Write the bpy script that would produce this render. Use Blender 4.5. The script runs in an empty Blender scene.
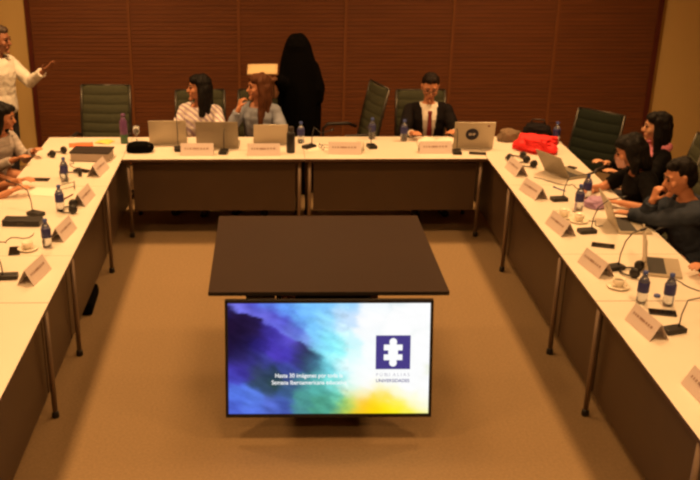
import bpy, bmesh, math, random
import numpy as np
from mathutils import Vector, Matrix, noise
R = math.radians
PI = math.pi
random.seed(7)
scn = bpy.context.scene
COL = scn.collection

# ------------------------------------------------------------------ materials
def lin(c):
    return tuple(((v / 255) / 12.92 if v / 255 <= .04045 else ((v / 255 + .055) / 1.055) ** 2.4) for v in c)

def mat(name, rgb, rough=.6, metal=0., var=0., scale=20., bump=0., bscale=80., spec=.5, stretch=(1, 1, 1), trans=0., coat=0.):
    m = bpy.data.materials.new(name); m.use_nodes = True
    nt = m.node_tree; b = nt.nodes['Principled BSDF']
    c = (*lin(rgb), 1)
    b.inputs['Base Color'].default_value = c
    b.inputs['Roughness'].default_value = rough
    b.inputs['Metallic'].default_value = metal
    b.inputs['Specular IOR Level'].default_value = spec
    if trans: b.inputs['Transmission Weight'].default_value = trans
    if coat: b.inputs['Coat Weight'].default_value = coat
    if var or bump:
        tc = nt.nodes.new('ShaderNodeTexCoord'); mp = nt.nodes.new('ShaderNodeMapping')
        mp.inputs['Scale'].default_value = stretch
        nt.links.new(tc.outputs['Object'], mp.inputs[0])
    if var:
        n = nt.nodes.new('ShaderNodeTexNoise'); n.inputs['Scale'].default_value = scale; n.inputs['Detail'].default_value = 5
        nt.links.new(mp.outputs[0], n.inputs['Vector'])
        r = nt.nodes.new('ShaderNodeMapRange'); r.inputs[1].default_value = .25; r.inputs[2].default_value = .75
        r.inputs[3].default_value = 1 - var; r.inputs[4].default_value = 1 + var
        nt.links.new(n.outputs[0], r.inputs[0])
        mx = nt.nodes.new('ShaderNodeMix'); mx.data_type = 'RGBA'; mx.blend_type = 'MULTIPLY'
        mx.inputs[0].default_value = 1; mx.inputs[6].default_value = c
        nt.links.new(r.outputs[0], mx.inputs[7]); nt.links.new(mx.outputs[2], b.inputs['Base Color'])
    if bump:
        n2 = nt.nodes.new('ShaderNodeTexNoise'); n2.inputs['Scale'].default_value = bscale; n2.inputs['Detail'].default_value = 3
        nt.links.new(mp.outputs[0], n2.inputs['Vector'])
        bp = nt.nodes.new('ShaderNodeBump'); bp.inputs['Strength'].default_value = bump; bp.inputs['Distance'].default_value = .01
        nt.links.new(n2.outputs[0], bp.inputs['Height']); nt.links.new(bp.outputs[0], b.inputs['Normal'])
    return m

M = dict(
    white_lam=mat('white_laminate', (224, 214, 200), .38, var=.02, scale=3),
    edge=mat('edge_band', (74, 50, 38), .5),
    panel=mat('modesty_panel', (68, 50, 34), .45, var=.08, scale=4),
    legm=mat('leg_metal', (128, 108, 90), .45, .35),
    blackp=mat('black_plastic', (22, 18, 18), .45),
    darkp=mat('dark_plastic', (40, 32, 30), .5),
    wood=mat('wood_slat', (108, 62, 34), .5, var=.22, scale=3, stretch=(.6, 1, 14)),
    woodgap=mat('wood_groove', (78, 42, 22), .7),
    seam=mat('wood_seam', (122, 74, 40), .45, var=.1, scale=6),
    reveal=mat('panel_edge', (84, 30, 22), .5),
    paint=mat('wall_paint', (212, 182, 120), .85, var=.02, scale=2),
    ceil=mat('ceiling_paint', (225, 220, 210), .9),
    carpet=mat('carpet', (139, 116, 86), .95, var=.13, scale=60, bump=.25, bscale=420, spec=.1),
    chairf=mat('chair_fabric', (68, 69, 53), .9, spec=.15, var=.1, scale=30, bump=.2),
    chairdk=mat('dark_chair_fabric', (32, 38, 30), .9, spec=.15, var=.1, scale=30),
    chrome=mat('chair_metal', (70, 66, 60), .4, .7),
    console=mat('console_top', (46, 28, 15), .6, var=.05, scale=3, spec=.25),
    silver=mat('silver_case', (182, 170, 150), .4, .25),
    greycase=mat('grey_case', (150, 140, 122), .45, .3),
    key=mat('keyboard', (52, 50, 48), .6),
    scr=mat('dark_screen', (14, 14, 18), .2),
    paper=mat('paper', (236, 228, 214), .8),
    card=mat('card_stock', (208, 192, 186), .8),
    ink=mat('ink', (150, 120, 110), .8),
    cream=mat('cream_paper', (206, 178, 134), .8),
    skin=mat('skin_light', (206, 152, 118), .55, var=.05, scale=12),
    skin2=mat('skin_tan', (190, 128, 92), .55, var=.05, scale=12),
    skin3=mat('skin_brown', (150, 98, 70), .55, var=.05, scale=12),
    lips=mat('lips', (158, 82, 72), .5),
    eyew=mat('eye', (60, 44, 38), .25),
    hairblk=mat('hair_black', (14, 9, 7), .65, spec=.2, var=.3, scale=30, stretch=(4, 4, .6), bump=.4, bscale=60),
    hairbrn=mat('hair_brown', (84, 48, 26), .65, spec=.2, var=.3, scale=30, stretch=(4, 4, .6), bump=.4, bscale=60),
    hairdk=mat('hair_dark_brown', (26, 16, 11), .65, spec=.2, var=.3, scale=30, stretch=(4, 4, .6), bump=.4, bscale=60),
    hairgry=mat('hair_grey_brown', (70, 54, 42), .6, var=.3, scale=30),
    wshirt=mat('white_shirt', (232, 226, 216), .8, bump=.15, bscale=25),
    bshirt=mat('grey_blue_blouse', (134, 140, 156), .8, var=.12, scale=10, bump=.15, bscale=25),
    navy=mat('navy_trousers', (34, 32, 40), .8),
    suit=mat('suit_cloth', (24, 20, 21), .85, spec=.12, var=.06, scale=40),
    tie=mat('dark_red_tie', (104, 22, 26), .6),
    blackc=mat('black_cloth', (7, 6, 6), .95, spec=.05, bump=.2, bscale=14),
    blackt=mat('black_top', (14, 12, 12), .9, spec=.12),
    jacket=mat('slate_jacket', (52, 58, 70), .9, spec=.12, var=.08, scale=20, bump=.15, bscale=20),
    pinkc=mat('pink_cloth', (214, 130, 150), .85),
    shoe=mat('shoe_leather', (18, 15, 14), .4),
    redc=mat('red_cloth', (226, 34, 36), .75, var=.12, scale=14, bump=.3, bscale=18),
    brownc=mat('brown_cloth', (118, 96, 74), .85, var=.15, scale=14),
    bluel=mat('blue_label', (44, 46, 104), .5),
    capb=mat('blue_cap', (66, 84, 150), .4),
    purple=mat('purple_plastic', (104, 66, 112), .35),
    green=mat('green_plastic', (58, 92, 62), .35),
    ceramic=mat('ceramic', (236, 226, 208), .25),
    coffee=mat('coffee', (46, 26, 16), .2),
    orangep=mat('orange_print', (222, 112, 66), .7),
    yellowp=mat('yellow_print', (236, 206, 104), .7),
    lilac=mat('lilac_cloth', (168, 136, 172), .8, var=.1, scale=20),
    boxgrey=mat('grey_box', (168, 152, 140), .7, var=.05, scale=30, stretch=(1, 1, 20)),
    badge=mat('badge_navy', (30, 26, 50), .5),
    water=mat('water_plastic', (225, 232, 240), .08, trans=.92),
)
# striped blouse
def striped():
    m = mat('striped_blouse', (226, 218, 222), .8)
    nt = m.node_tree; b = nt.nodes['Principled BSDF']
    tc = nt.nodes.new('ShaderNodeTexCoord'); w = nt.nodes.new('ShaderNodeTexWave')
    w.inputs['Scale'].default_value = 9; w.inputs['Distortion'].default_value = 1.6; w.bands_direction = 'DIAGONAL'
    nt.links.new(tc.outputs['Object'], w.inputs['Vector'])
    cr = nt.nodes.new('ShaderNodeValToRGB')
    cr.color_ramp.elements[0].color = (*lin((236, 226, 220)), 1); cr.color_ramp.elements[0].position = .45
    cr.color_ramp.elements[1].color = (*lin((178, 160, 178)), 1); cr.color_ramp.elements[1].position = .7
    nt.links.new(w.outputs[0], cr.inputs[0]); nt.links.new(cr.outputs[0], b.inputs['Base Color'])
    return m
M['mask'] = mat('mask_cloth', (204, 158, 146), .85)
M['striped'] = striped()
M['greystripe'] = mat('grey_knit', (176, 166, 160), .85, var=.25, scale=6, stretch=(1, 1, 8))

# ------------------------------------------------------------------ mesh helpers
class MB:
    def __init__(s): s.bm = bmesh.new(); s.mats = []
    def mi(s, m):
        if m not in s.mats: s.mats.append(m)
        return s.mats.index(m)
    def box(s, c, d, m=None, rot=None, bev=0., side=None):
        """box centred on c, size d; side = other material for the vertical faces"""
        b = bmesh.new(); bmesh.ops.create_cube(b, size=1)
        bmesh.ops.scale(b, vec=d, verts=b.verts)
        if bev: bmesh.ops.bevel(b, geom=b.edges[:], offset=bev, segments=2, affect='EDGES', profile=.6)
        i = s.mi(m); j = s.mi(side) if side else i
        b.normal_update()
        for f in b.faces: f.material_index = i if (not side or abs(f.normal.z) > .8) else j
        T = Matrix.Translation(c) @ (rot.to_4x4() if rot else Matrix.Identity(4))
        b.transform(T); s._merge(b); return s
    def _merge(s, b):
        me = bpy.data.meshes.new('t'); b.to_mesh(me); b.free(); s.bm.from_mesh(me); bpy.data.meshes.remove(me)
    def lathe(s, prof, m=None, n=20, c=(0, 0, 0), rot=None, smooth=True):
        """profile [(r, z)] turned about z, closed at both ends"""
        b = bmesh.new(); rings = []
        for r, z in prof:
            rings.append([b.verts.new((max(r, 1e-5) * math.cos(2 * PI * k / n), max(r, 1e-5) * math.sin(2 * PI * k / n), z)) for k in range(n)])
        for a, d in zip(rings, rings[1:]):
            for k in range(n): b.faces.new((a[k], a[(k + 1) % n], d[(k + 1) % n], d[k])).smooth = smooth
        b.faces.new(rings[0][::-1]); b.faces.new(rings[-1])
        bmesh.ops.remove_doubles(b, verts=b.verts, dist=1e-5)
        i = s.mi(m)
        for f in b.faces: f.material_index = i
        b.transform(Matrix.Translation(c) @ (rot.to_4x4() if rot else Matrix.Identity(4))); s._merge(b); return s
    def tube(s, pts, r, m=None, n=10, smooth=True, flat=1.):
        pts = [Vector(p) for p in pts]; rr = r if isinstance(r, (list, tuple)) else [r] * len(pts)
        b = bmesh.new(); rings = []; up = Vector((0, 0, 1)); prev = None
        for k, p in enumerate(pts):
            t = (pts[min(k + 1, len(pts) - 1)] - pts[max(k - 1, 0)]).normalized()
            if prev is None:
                a = t.cross(up)
                if a.length < 1e-3: a = t.cross(Vector((1, 0, 0)))
            else:
                a = prev - t * prev.dot(t)
            a.normalize(); prev = a; c = t.cross(a)
            rings.append([b.verts.new(p + rr[k] * (a * math.cos(2 * PI * j / n) + c * flat * math.sin(2 * PI * j / n))) for j in range(n)])
        for a, d in zip(rings, rings[1:]):
            for j in range(n): b.faces.new((a[j], a[(j + 1) % n], d[(j + 1) % n], d[j])).smooth = smooth
        b.faces.new(rings[0][::-1]); b.faces.new(rings[-1])
        bmesh.ops.recalc_face_normals(b, faces=b.faces)
        i = s.mi(m)
        for f in b.faces: f.material_index = i
        s._merge(b); return s
    def prism(s, poly, th, m=None, c=(0, 0, 0), rot=None):
        """polygon in xz, thickness th along y (from 0 to +th)"""
        b = bmesh.new(); vs = [b.verts.new((x, 0, z)) for x, z in poly]; f = b.faces.new(vs)
        r = bmesh.ops.extrude_face_region(b, geom=[f])
        bmesh.ops.translate(b, verts=[v for v in r['geom'] if isinstance(v, bmesh.types.BMVert)], vec=(0, th, 0))
        bmesh.ops.recalc_face_normals(b, faces=b.faces)
        i = s.mi(m)
        for f in b.faces: f.material_index = i
        b.transform(Matrix.Translation(c) @ (rot.to_4x4() if rot else Matrix.Identity(4))); s._merge(b); return s
    def grid(s, fn, nu, nv, th, m=None, smooth=True):
        """sheet fn(u,v)->Vector thickened by th along its normal"""
        b = bmesh.new(); V = [[b.verts.new(fn(u / nu, v / nv)) for v in range(nv + 1)] for u in range(nu + 1)]
        for u in range(nu):
            for v in range(nv): b.faces.new((V[u][v], V[u + 1][v], V[u + 1][v + 1], V[u][v + 1])).smooth = smooth
        bmesh.ops.recalc_face_normals(b, faces=b.faces)
        bmesh.ops.solidify(b, geom=b.faces[:], thickness=th)
        i = s.mi(m)
        for f in b.faces: f.material_index = i
        s._merge(b); return s
    def build(s, name, parent=None, mats=None):
        me = bpy.data.meshes.new(name); s.bm.to_mesh(me); s.bm.free()
        for m in s.mats: me.materials.append(M[m] if isinstance(m, str) else m)
        o = bpy.data.objects.new(name, me); COL.objects.link(o)
        if parent: o.parent = parent
        return o

def tag(o, label=None, cat=None, group=None, kind=None):
    if label: o['label'] = label
    if cat: o['category'] = cat
    if group: o['group'] = group
    if kind: o['kind'] = kind
    return o
def thing(name, label, cat, loc=(0, 0, 0), rz=0, group=None):
    o = bpy.data.objects.new(name, None); COL.objects.link(o); o.empty_display_size = .05
    o.location = loc; o.rotation_euler = (0, 0, rz)
    return tag(o, label, cat, group)
def place(o, loc, rz=0): o.location = loc; o.rotation_euler = (0, 0, rz); return o
def dup(root, loc, rz, label, group=None, cat=None):
    r = root.copy(); COL.objects.link(r); r.location = loc; r.rotation_euler = (0, 0, rz)
    r['label'] = label
    if cat: r['category'] = cat
    if group: r['group'] = group
    for ch in list(root.children):
        c = ch.copy(); COL.objects.link(c); c.parent = r
        for g in ch.children:
            d = g.copy(); COL.objects.link(d); d.parent = c
    return r
def struct(o): o['kind'] = 'structure'; return o
def rX(a): return Matrix.Rotation(a, 3, 'X')
def rY(a): return Matrix.Rotation(a, 3, 'Y')
def rZ(a): return Matrix.Rotation(a, 3, 'Z')

TZ = .74           # table height
# ------------------------------------------------------------------ the room
XL, XR, YB, YF, ZC = -5.2, 5.6, 2.45, -10.6, 3.6
def slab(name, c, d, m): return struct(MB().box(c, d, m).build(name))
slab('floor', ((XL + XR) / 2, (YB + YF) / 2, -.05), (XR - XL + .4, YB - YF + .4, .1), 'carpet')
slab('ceiling', ((XL + XR) / 2, (YB + YF) / 2, ZC + .05), (XR - XL + .4, YB - YF + .4, .1), 'ceil')
slab('wall_back', ((XL + XR) / 2, YB + .1, ZC / 2), (XR - XL + .4, .2, ZC), 'paint')
slab('wall_left', (XL - .1, (YB + YF) / 2, ZC / 2), (.2, YB - YF, ZC), 'paint')
slab('wall_right', (XR + .1, (YB + YF) / 2, ZC / 2), (.2, YB - YF, ZC), 'paint')
slab('wall_front', ((XL + XR) / 2, YF - .1, ZC / 2), (XR - XL + .4, .2, ZC), 'paint')
# slatted timber cladding: one module per panel
seams = [-2.865, -1.80, -.635, .505, 1.65, 2.755, 3.84]
for k in range(6):
    a, b = seams[k] + .012, seams[k + 1] - .012
    mb = MB().box(((a + b) / 2, YB - .012, ZC / 2), (b - a, .024, ZC), 'woodgap')
    z = .02
    while z < ZC - .05:
        mb.box(((a + b) / 2, YB - .026, z + .0195), (b - a, .024, .0385), 'wood'); z += .042
    o = struct(mb.build('wall_back_slats' if k == 0 else 'wall_back_slats.%03d' % k))
for k, x in enumerate(seams[1:-1]):
    struct(MB().box((x, YB - .028, ZC / 2), (.03, .052, ZC), 'seam').build('trim_%d' % (k + 1)))
for k, x in enumerate((seams[0], seams[-1])):
    struct(MB().box((x, YB - .032, ZC / 2), (.045, .064, ZC), 'reveal').build('trim_%d' % (k + 6)))

# ------------------------------------------------------------------ conference tables
def table(label, x0, x1, y0, y1, inner, legs, panel=True):
    """rectangular module; inner = 'S' (-y), 'E' (+x) or 'W' (-x): the room-side long edge"""
    cx, cy = (x0 + x1) / 2, (y0 + y1) / 2
    t = thing('conference_table', label, 'table', (cx, cy, 0), 0, 'white topped conference tables')
    MB().box((0, 0, TZ - .0125), (x1 - x0 - .002, y1 - y0 - .002, .025), 'white_lam', bev=.002, side='edge').build('tabletop', t)
    fr = MB(); w, d = x1 - x0, y1 - y0
    for sx in (-1, 1): fr.box((sx * (w / 2 - .09), 0, TZ - .045), (.03, d - .16, .04), 'legm')
    for sy in (-1, 1): fr.box((0, sy * (d / 2 - .09), TZ - .045), (w - .16, .03, .04), 'legm')
    fr.build('under_frame', t)
    if panel:
        ph, pz = (.44, .47) if inner == 'S' else (.56, .41)
        if inner == 'S': MB().box((0, -d / 2 + .075, pz), (w - .16, .018, ph), 'panel', bev=.003).build('modesty_panel', t)
        else:
            s = 1 if inner == 'E' else -1
            MB().box((s * (w / 2 - .066), 0, pz), (.018, d - .02, ph), 'panel', bev=.003).build('modesty_panel', t)
    for lx, ly in legs:
        l = MB().lathe([(.0165, .03), (.0165, TZ - .028)], 'legm', 16, (lx - cx, ly - cy, 0)).build('leg', t)
        MB().lathe([(.02, 0), (.024, .006), (.022, .035), (.016, .045)], 'blackp', 14, (lx - cx, ly - cy, 0)).build('foot', l)
    return t
XI, XO, D = 1.6, 2.39, .79
table('white topped table with brown front panel below the two seated women', -XI, 0, 0, D, 'S', [(-1.555, .06), (-.045, .06), (-1.555, .7), (-.045, .7)])
table('white topped table with brown front panel below the man in a suit', 0, XI, 0, D, 'S', [(.045, .06), (1.555, .06), (.045, .7), (1.555, .7)])
sets = [('corner table under the grey document stack at the back left', 'corner table under the red cloth at the back right', D, -D, (.7,), True),
        ('left table in the middle of its row, carrying the flat black case', 'right table where the woman in black leans her arms', -D, -2.35, (-.80, -2.33), True),
        ('short white link table before the seam on the left row', 'short white link table with an open dark-screened laptop on the right row', -2.35, -3.12, (), True),
        ('bare end table of the left row, nearest the camera', 'end table of the right row, carrying two blue-labelled bottles', -3.123, -4.7, (-3.17, -4.65), True)]
for la, lb, y1, y0, ly, pn in sets:
    L = [(-XI - .016, y) for y in ly] + [(-XO + .06, y) for y in ly]
    if y1 == D: L = [(-XO + .06, .7), (-XO + .06, -.72)]
    table(la, -XO, -XI, y0, y1, 'E', L)
    table(lb, XI, XO, y0, y1, 'W', [(-x, y) for x, y in L])

# ------------------------------------------------------------------ display table and television
t = thing('display_table', 'low square table with dark brown top behind the lit television', 'table', (.028, -2.577, 0))
MB().box((0, 0, .8475), (1.375, 1.355, .025), 'console', bev=.003, side='blackp').build('tabletop', t)
MB().box((0, .2, .433), (.5, .5, .80), 'blackp', bev=.006).build('pedestal', t)
MB().box((0, .25, .015), (.8, .7, .03), 'blackp', bev=.006).build('base_plate', t)

# painted picture on the screen
CP = [
      # deep violet field below the diagonal
      (.01, .93, 40, 28, 80), (.05, .88, 36, 22, 58), (.0, .8, 34, 18, 50), (.08, .8, 34, 20, 52), (.13, .82, 40, 26, 70), (.04, .7, 30, 18, 50), (.12, .72, 36, 24, 66), (.0, .6, 32, 20, 60), (.09, .62, 32, 22, 64),
      (.17, .72, 48, 34, 110), (.16, .62, 44, 34, 116), (.2, .74, 70, 58, 170), (.22, .66, 74, 58, 182), (.24, .56, 80, 62, 190), (.27, .64, 74, 62, 180), (.3, .56, 72, 58, 182), (.29, .68, 96, 84, 205), (.34, .6, 66, 62, 130), (.35, .5, 60, 58, 130),
      (.38, .58, 56, 58, 104), (.41, .52, 52, 66, 96), (.4, .44, 56, 74, 112), (.44, .46, 70, 120, 150),
      (.05, .5, 46, 38, 96), (.12, .5, 52, 48, 120), (.18, .48, 64, 66, 150), (.04, .4, 66, 52, 160), (.08, .42, 58, 50, 140), (.02, .33, 70, 66, 180), (.13, .4, 56, 66, 100), (.16, .3, 50, 70, 92), (.22, .38, 44, 62, 84), (.24, .28, 48, 74, 66), (.2, .22, 58, 80, 110), (.3, .38, 62, 72, 150), (.32, .3, 66, 84, 130), (.3, .22, 60, 92, 130),
      (.05, .2, 84, 116, 222), (.12, .16, 90, 124, 226), (.03, .05, 78, 100, 210), (.12, .05, 84, 112, 216), (.2, .1, 86, 108, 205), (.27, .12, 74, 96, 185), (.3, .04, 72, 90, 175),
      (.37, .3, 76, 140, 146), (.38, .14, 78, 152, 146), (.36, .04, 76, 140, 140), (.44, .24, 86, 176, 166), (.46, .1, 84, 166, 142), (.44, .34, 96, 180, 186), (.52, .06, 96, 180, 140), (.52, .18, 110, 205, 180), (.5, .3, 130, 226, 220),
      # pale edge and blues above the diagonal
      (.03, .99, 116, 116, 226), (.1, .93, 110, 108, 222), (.17, .87, 112, 110, 224), (.24, .81, 104, 106, 222), (.31, .74, 116, 128, 230), (.38, .68, 130, 160, 238), (.44, .6, 130, 200, 240),
      (.14, .97, 84, 84, 200), (.22, .9, 84, 74, 195), (.29, .83, 78, 72, 195), (.35, .76, 90, 110, 215), (.2, .99, 96, 130, 235), (.28, .94, 104, 160, 250), (.35, .88, 112, 178, 255), (.4, .96, 120, 190, 255), (.42, .8, 124, 200, 255), (.44, .7, 128, 205, 250),
      (.5, .95, 130, 200, 255), (.5, .82, 150, 222, 255), (.5, .68, 140, 235, 255), (.47, .58, 140, 235, 250), (.56, .9, 185, 225, 255), (.6, .98, 160, 215, 255), (.6, .88, 205, 230, 255), (.56, .76, 205, 235, 255), (.55, .6, 150, 250, 255), (.6, .66, 210, 250, 255), (.53, .5, 170, 250, 255),
      (.5, .42, 120, 215, 230), (.56, .38, 190, 250, 255), (.56, .28, 150, 240, 235), (.6, .52, 225, 255, 255), (.61, .42, 240, 255, 255),
      # sunlit strokes along the bottom right
      (.57, .1, 140, 205, 110), (.57, .03, 190, 205, 70), (.61, .12, 225, 225, 90), (.63, .04, 252, 205, 30), (.68, .08, 255, 200, 30), (.72, .03, 255, 214, 10), (.72, .13, 255, 222, 40), (.76, .16, 255, 228, 70), (.78, .07, 255, 232, 10), (.84, .03, 255, 240, 20), (.84, .1, 255, 242, 80), (.91, .03, 255, 243, 60), (.97, .02, 255, 248, 130),
      (.66, .18, 255, 244, 190), (.61, .22, 215, 250, 235), (.64, .3, 245, 255, 252), (.76, .24, 255, 252, 215), (.84, .18, 255, 254, 225), (.92, .11, 255, 254, 220), (.98, .1, 255, 255, 235),
      (.7, .9, 255, 255, 255), (.68, .75, 252, 254, 255), (.8, .6, 255, 255, 255), (.95, .9, 255, 255, 255), (.9, .4, 255, 255, 255), (.7, .5, 252, 255, 255), (.78, .33, 255, 255, 255), (1, .2, 255, 255, 255), (.9, .26, 255, 255, 255), (.98, .6, 255, 255, 255), (.67, .4, 252, 255, 255), (.7, .3, 255, 255, 255), (.84, .8, 255, 255, 255), (.7, .99, 245, 252, 255)]
TW, TH = 1.15, .647
def screen_mesh():
    nu, nv = 128, 72
    me = bpy.data.meshes.new('screen')
    vs = [((u / nu - .5) * TW, 0, (v / nv - .5) * TH) for v in range(nv + 1) for u in range(nu + 1)]
    fs = [(v * (nu + 1) + u, v * (nu + 1) + u + 1, (v + 1) * (nu + 1) + u + 1, (v + 1) * (nu + 1) + u) for v in range(nv) for u in range(nu)]
    me.from_pydata(vs, [], fs)
    P = np.array([c[:2] for c in CP]) * (1.78, 1); C = np.array([lin(c[2:]) for c in CP])
    at = me.color_attributes.new('picture', 'FLOAT_COLOR', 'POINT')
    dat = []
    up = np.array([(c[1] > 1.0 - .95 * c[0]) or c[0] > .5 for c in CP])
    for x, y, z in vs:
        u, v = x / TW + .5, z / TH + .5
        w = .03
        st = u * .75 - v * .66; ac = u * .66 + v * .75       # along / across the brush strokes
        n1 = noise.fractal(Vector((ac * 12, st * 5, 1.3)), .7, 2.1, 6); n2 = noise.fractal(Vector((ac * 12, st * 5, 8.7)), .7, 2.1, 6)
        q = np.array([(u + w * n1) * 1.78, v + w * n2])
        d2 = ((P - q) ** 2).sum(1)
        wt = np.exp(-d2 / .0042) + 1e-5 / (d2 + .01)
        f = v - (1.0 - .95 * u) + .05 * noise.fractal(Vector((u * 9, v * 9, 4.4)), .8, 2, 5)
        h = .018 + max(0, u - .38) * 1.1; k_ = min(1, max(0, f / (2 * h) + .5)); k_ = k_ * k_ * (3 - 2 * k_)
        if u > .5: k_ = max(k_, min(1, (u - .5) * 8))
        wt = wt * np.where(up, k_ + 1e-3, (1 - k_) + 1e-3)
        c = (wt[:, None] * C).sum(0) / wt.sum()
        c = c * (1 + (.26 if u < .6 else .02) * noise.fractal(Vector((ac * 22, st * 9, 2.2)), .8, 2, 5))
        c = np.clip(c, 0, 1.02)
        dat += [c[0], c[1], c[2], 1]
    at.data.foreach_set('color', dat)
    m = bpy.data.materials.new('screen_picture'); m.use_nodes = True; nt = m.node_tree
    for n in list(nt.nodes): nt.nodes.remove(n)
    o = nt.nodes.new('ShaderNodeOutputMaterial'); e = nt.nodes.new('ShaderNodeEmission'); a = nt.nodes.new('ShaderNodeVertexColor'); a.layer_name = 'picture'
    nt.links.new(a.outputs[0], e.inputs[0]); nt.links.new(e.outputs[0], o.inputs[0]); e.inputs[1].default_value = SCREEN
    me.materials.append(m); return me
def emit(name, rgb, k=1.):
    m = bpy.data.materials.new(name); m.use_nodes = True; nt = m.node_tree
    for n in list(nt.nodes): nt.nodes.remove(n)
    o = nt.nodes.new('ShaderNodeOutputMaterial'); e = nt.nodes.new('ShaderNodeEmission'); e.inputs[0].default_value = (*lin(rgb), 1); e.inputs[1].default_value = k * SCREEN
    nt.links.new(e.outputs[0], o.inputs[0]); return m
SCREEN = 1.0
tv = thing('television', 'flat television on a low stand showing a bright blue and yellow slide', 'television', (.028, -3.38, 0))
tilt = rX(-R(14))
def tvp(x, y, z): return Vector((0, 0, .497)) + tilt @ Vector((x, y, z))
hb = MB()
hb.box(tvp(0, .019, 0), (1.186, .032, .69), 'blackp', tilt, .006).build('housing', tv)
bz = MB()
for c, d in (((0, 0, TH / 2 + .008), (1.184, .012, .0165)), ((0, 0, -TH / 2 - .010), (1.184, .012, .021)), ((-TW / 2 - .0085, 0, 0), (.017, .012, TH + .03)), ((TW / 2 + .0085, 0, 0), (.017, .012, TH + .03))):
    bz.box(tvp(c[0], .001, c[2]), d, 'blackp', tilt)
bz.build('bezel', tv)
scr = bpy.data.objects.new('screen', screen_mesh()); COL.objects.link(scr); scr.parent = tv
scr.location = tvp(0, .0005, 0); scr.rotation_euler = (-R(14), 0, 0)
navy_e, white_e, grey_e = emit('slide_navy', (74, 62, 134)), emit('slide_white', (255, 255, 255)), emit('slide_grey', (196, 194, 204))
def uv(u, v): return ((u - .5) * TW, (v - .5) * TH)
# logo: navy square with a white piece whose tabs are round
lg = MB(); x0, z0 = uv(.733, .405); x1, z1 = uv(.905, .71)
lg.prism([(x0, z0), (x1, z0), (x1, z1), (x0, z1)], .001, navy_e, (0, -.0015, 0))
lcx, lcz = (x0 + x1) / 2, (z0 + z1) / 2; s = (z1 - z0)
def rc(cx, cz, w, h): lg.prism([(lcx + s * (cx - w / 2), lcz + s * (cz - h / 2)), (lcx + s * (cx + w / 2), lcz + s * (cz - h / 2)), (lcx + s * (cx + w / 2), lcz + s * (cz + h / 2)), (lcx + s * (cx - w / 2), lcz + s * (cz + h / 2))], .001, white_e, (0, -.003, 0))
def disc(cx, cz, r): lg.prism([(lcx + s * (cx + r * math.cos(k * PI / 9)), lcz + s * (cz + r * math.sin(k * PI / 9))) for k in range(18)], .001, white_e, (0, -.003, 0))
rc(0, 0, .20, .60); rc(0, .145, .54, .17); rc(0, -.145, .54, .17); rc(0, 0, .28, .16); disc(0, .31, .11); disc(0, -.31, .11)
def on_screen(nm, lab=None):
    global lg
    o = lg.build(nm, scr); lg = MB()
    if lab: o['label'] = lab
on_screen('logo', 'navy logo square with a white interlocking piece')
def text(body, size, m, x, z, align='LEFT', sx=1.):
    cu = bpy.data.curves.new('t', 'FONT'); cu.body = body; cu.size = size; cu.align_x = align; cu.offset = size * .012
    ob = bpy.data.objects.new('t', cu); COL.objects.link(ob)
    dg = bpy.context.evaluated_depsgraph_get(); me = bpy.data.meshes.new_from_object(ob.evaluated_get(dg))
    bpy.data.objects.remove(ob)
    i = lg.mi(m); n0 = len(lg.bm.faces)
    me.transform(Matrix.Translation((x, -.003, z)) @ Matrix.Rotation(PI / 2, 4, 'X') @ Matrix.Diagonal((sx, 1, 1, 1)))
    lg.bm.from_mesh(me); lg.bm.faces.ensure_lookup_table()
    for f in lg.bm.faces[n0:]: f.material_index = i
    bpy.data.meshes.remove(me)
text('P Ú BLI  A L I A S', .026, grey_e, lcx, uv(0, .343)[1], 'CENTER', 1.02)
text('UNIVERSIDADES', .0265, navy_e, lcx, uv(0, .288)[1], 'CENTER', 1.0)
on_screen('logo_lettering')
x, z = uv(.232, .333); text('Hasta 30 imágenes por toda la', .034, white_e, x, z, 'LEFT', .93); on_screen('slide_text_line', 'upper white text line')
x, z = uv(.215, .27); text('Semana Iberoamericana educativa', .034, white_e, x, z, 'LEFT', .93)
on_screen('slide_text_line', 'lower white text line')
br = MB().box((0, .12, .46), (.5, .06, .5), 'blackp', tilt); br.box((-.02, .25, .775), (.5, .06, .05), 'blackp')
for sx in (-1, 1): br.box((sx * .26 - .02, .22, .76), (.04, .13, .035), 'blackp')
br.build('mounting_bracket', tv)
MB().box((0, .40, .28), (.14, .08, .54), 'blackp').box((0, .28, .42), (.12, .26, .1), 'blackp').box((0, .47, .02), (.8, .30, .04), 'blackp', bev=.005).build('stand', tv)
MB().box((-.39, .21, .785), (.17, .05, .03), 'silver', bev=.004).build('cable_tray', tv)['label'] = 'silver cable tray'
for x in (-.25, -.21, .27): MB().lathe([(.012, 0), (.02, .008), (.02, .03), (.01, .04)], 'skin', 10, (x, .2, .778)).build('cable_plug', tv)

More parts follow.
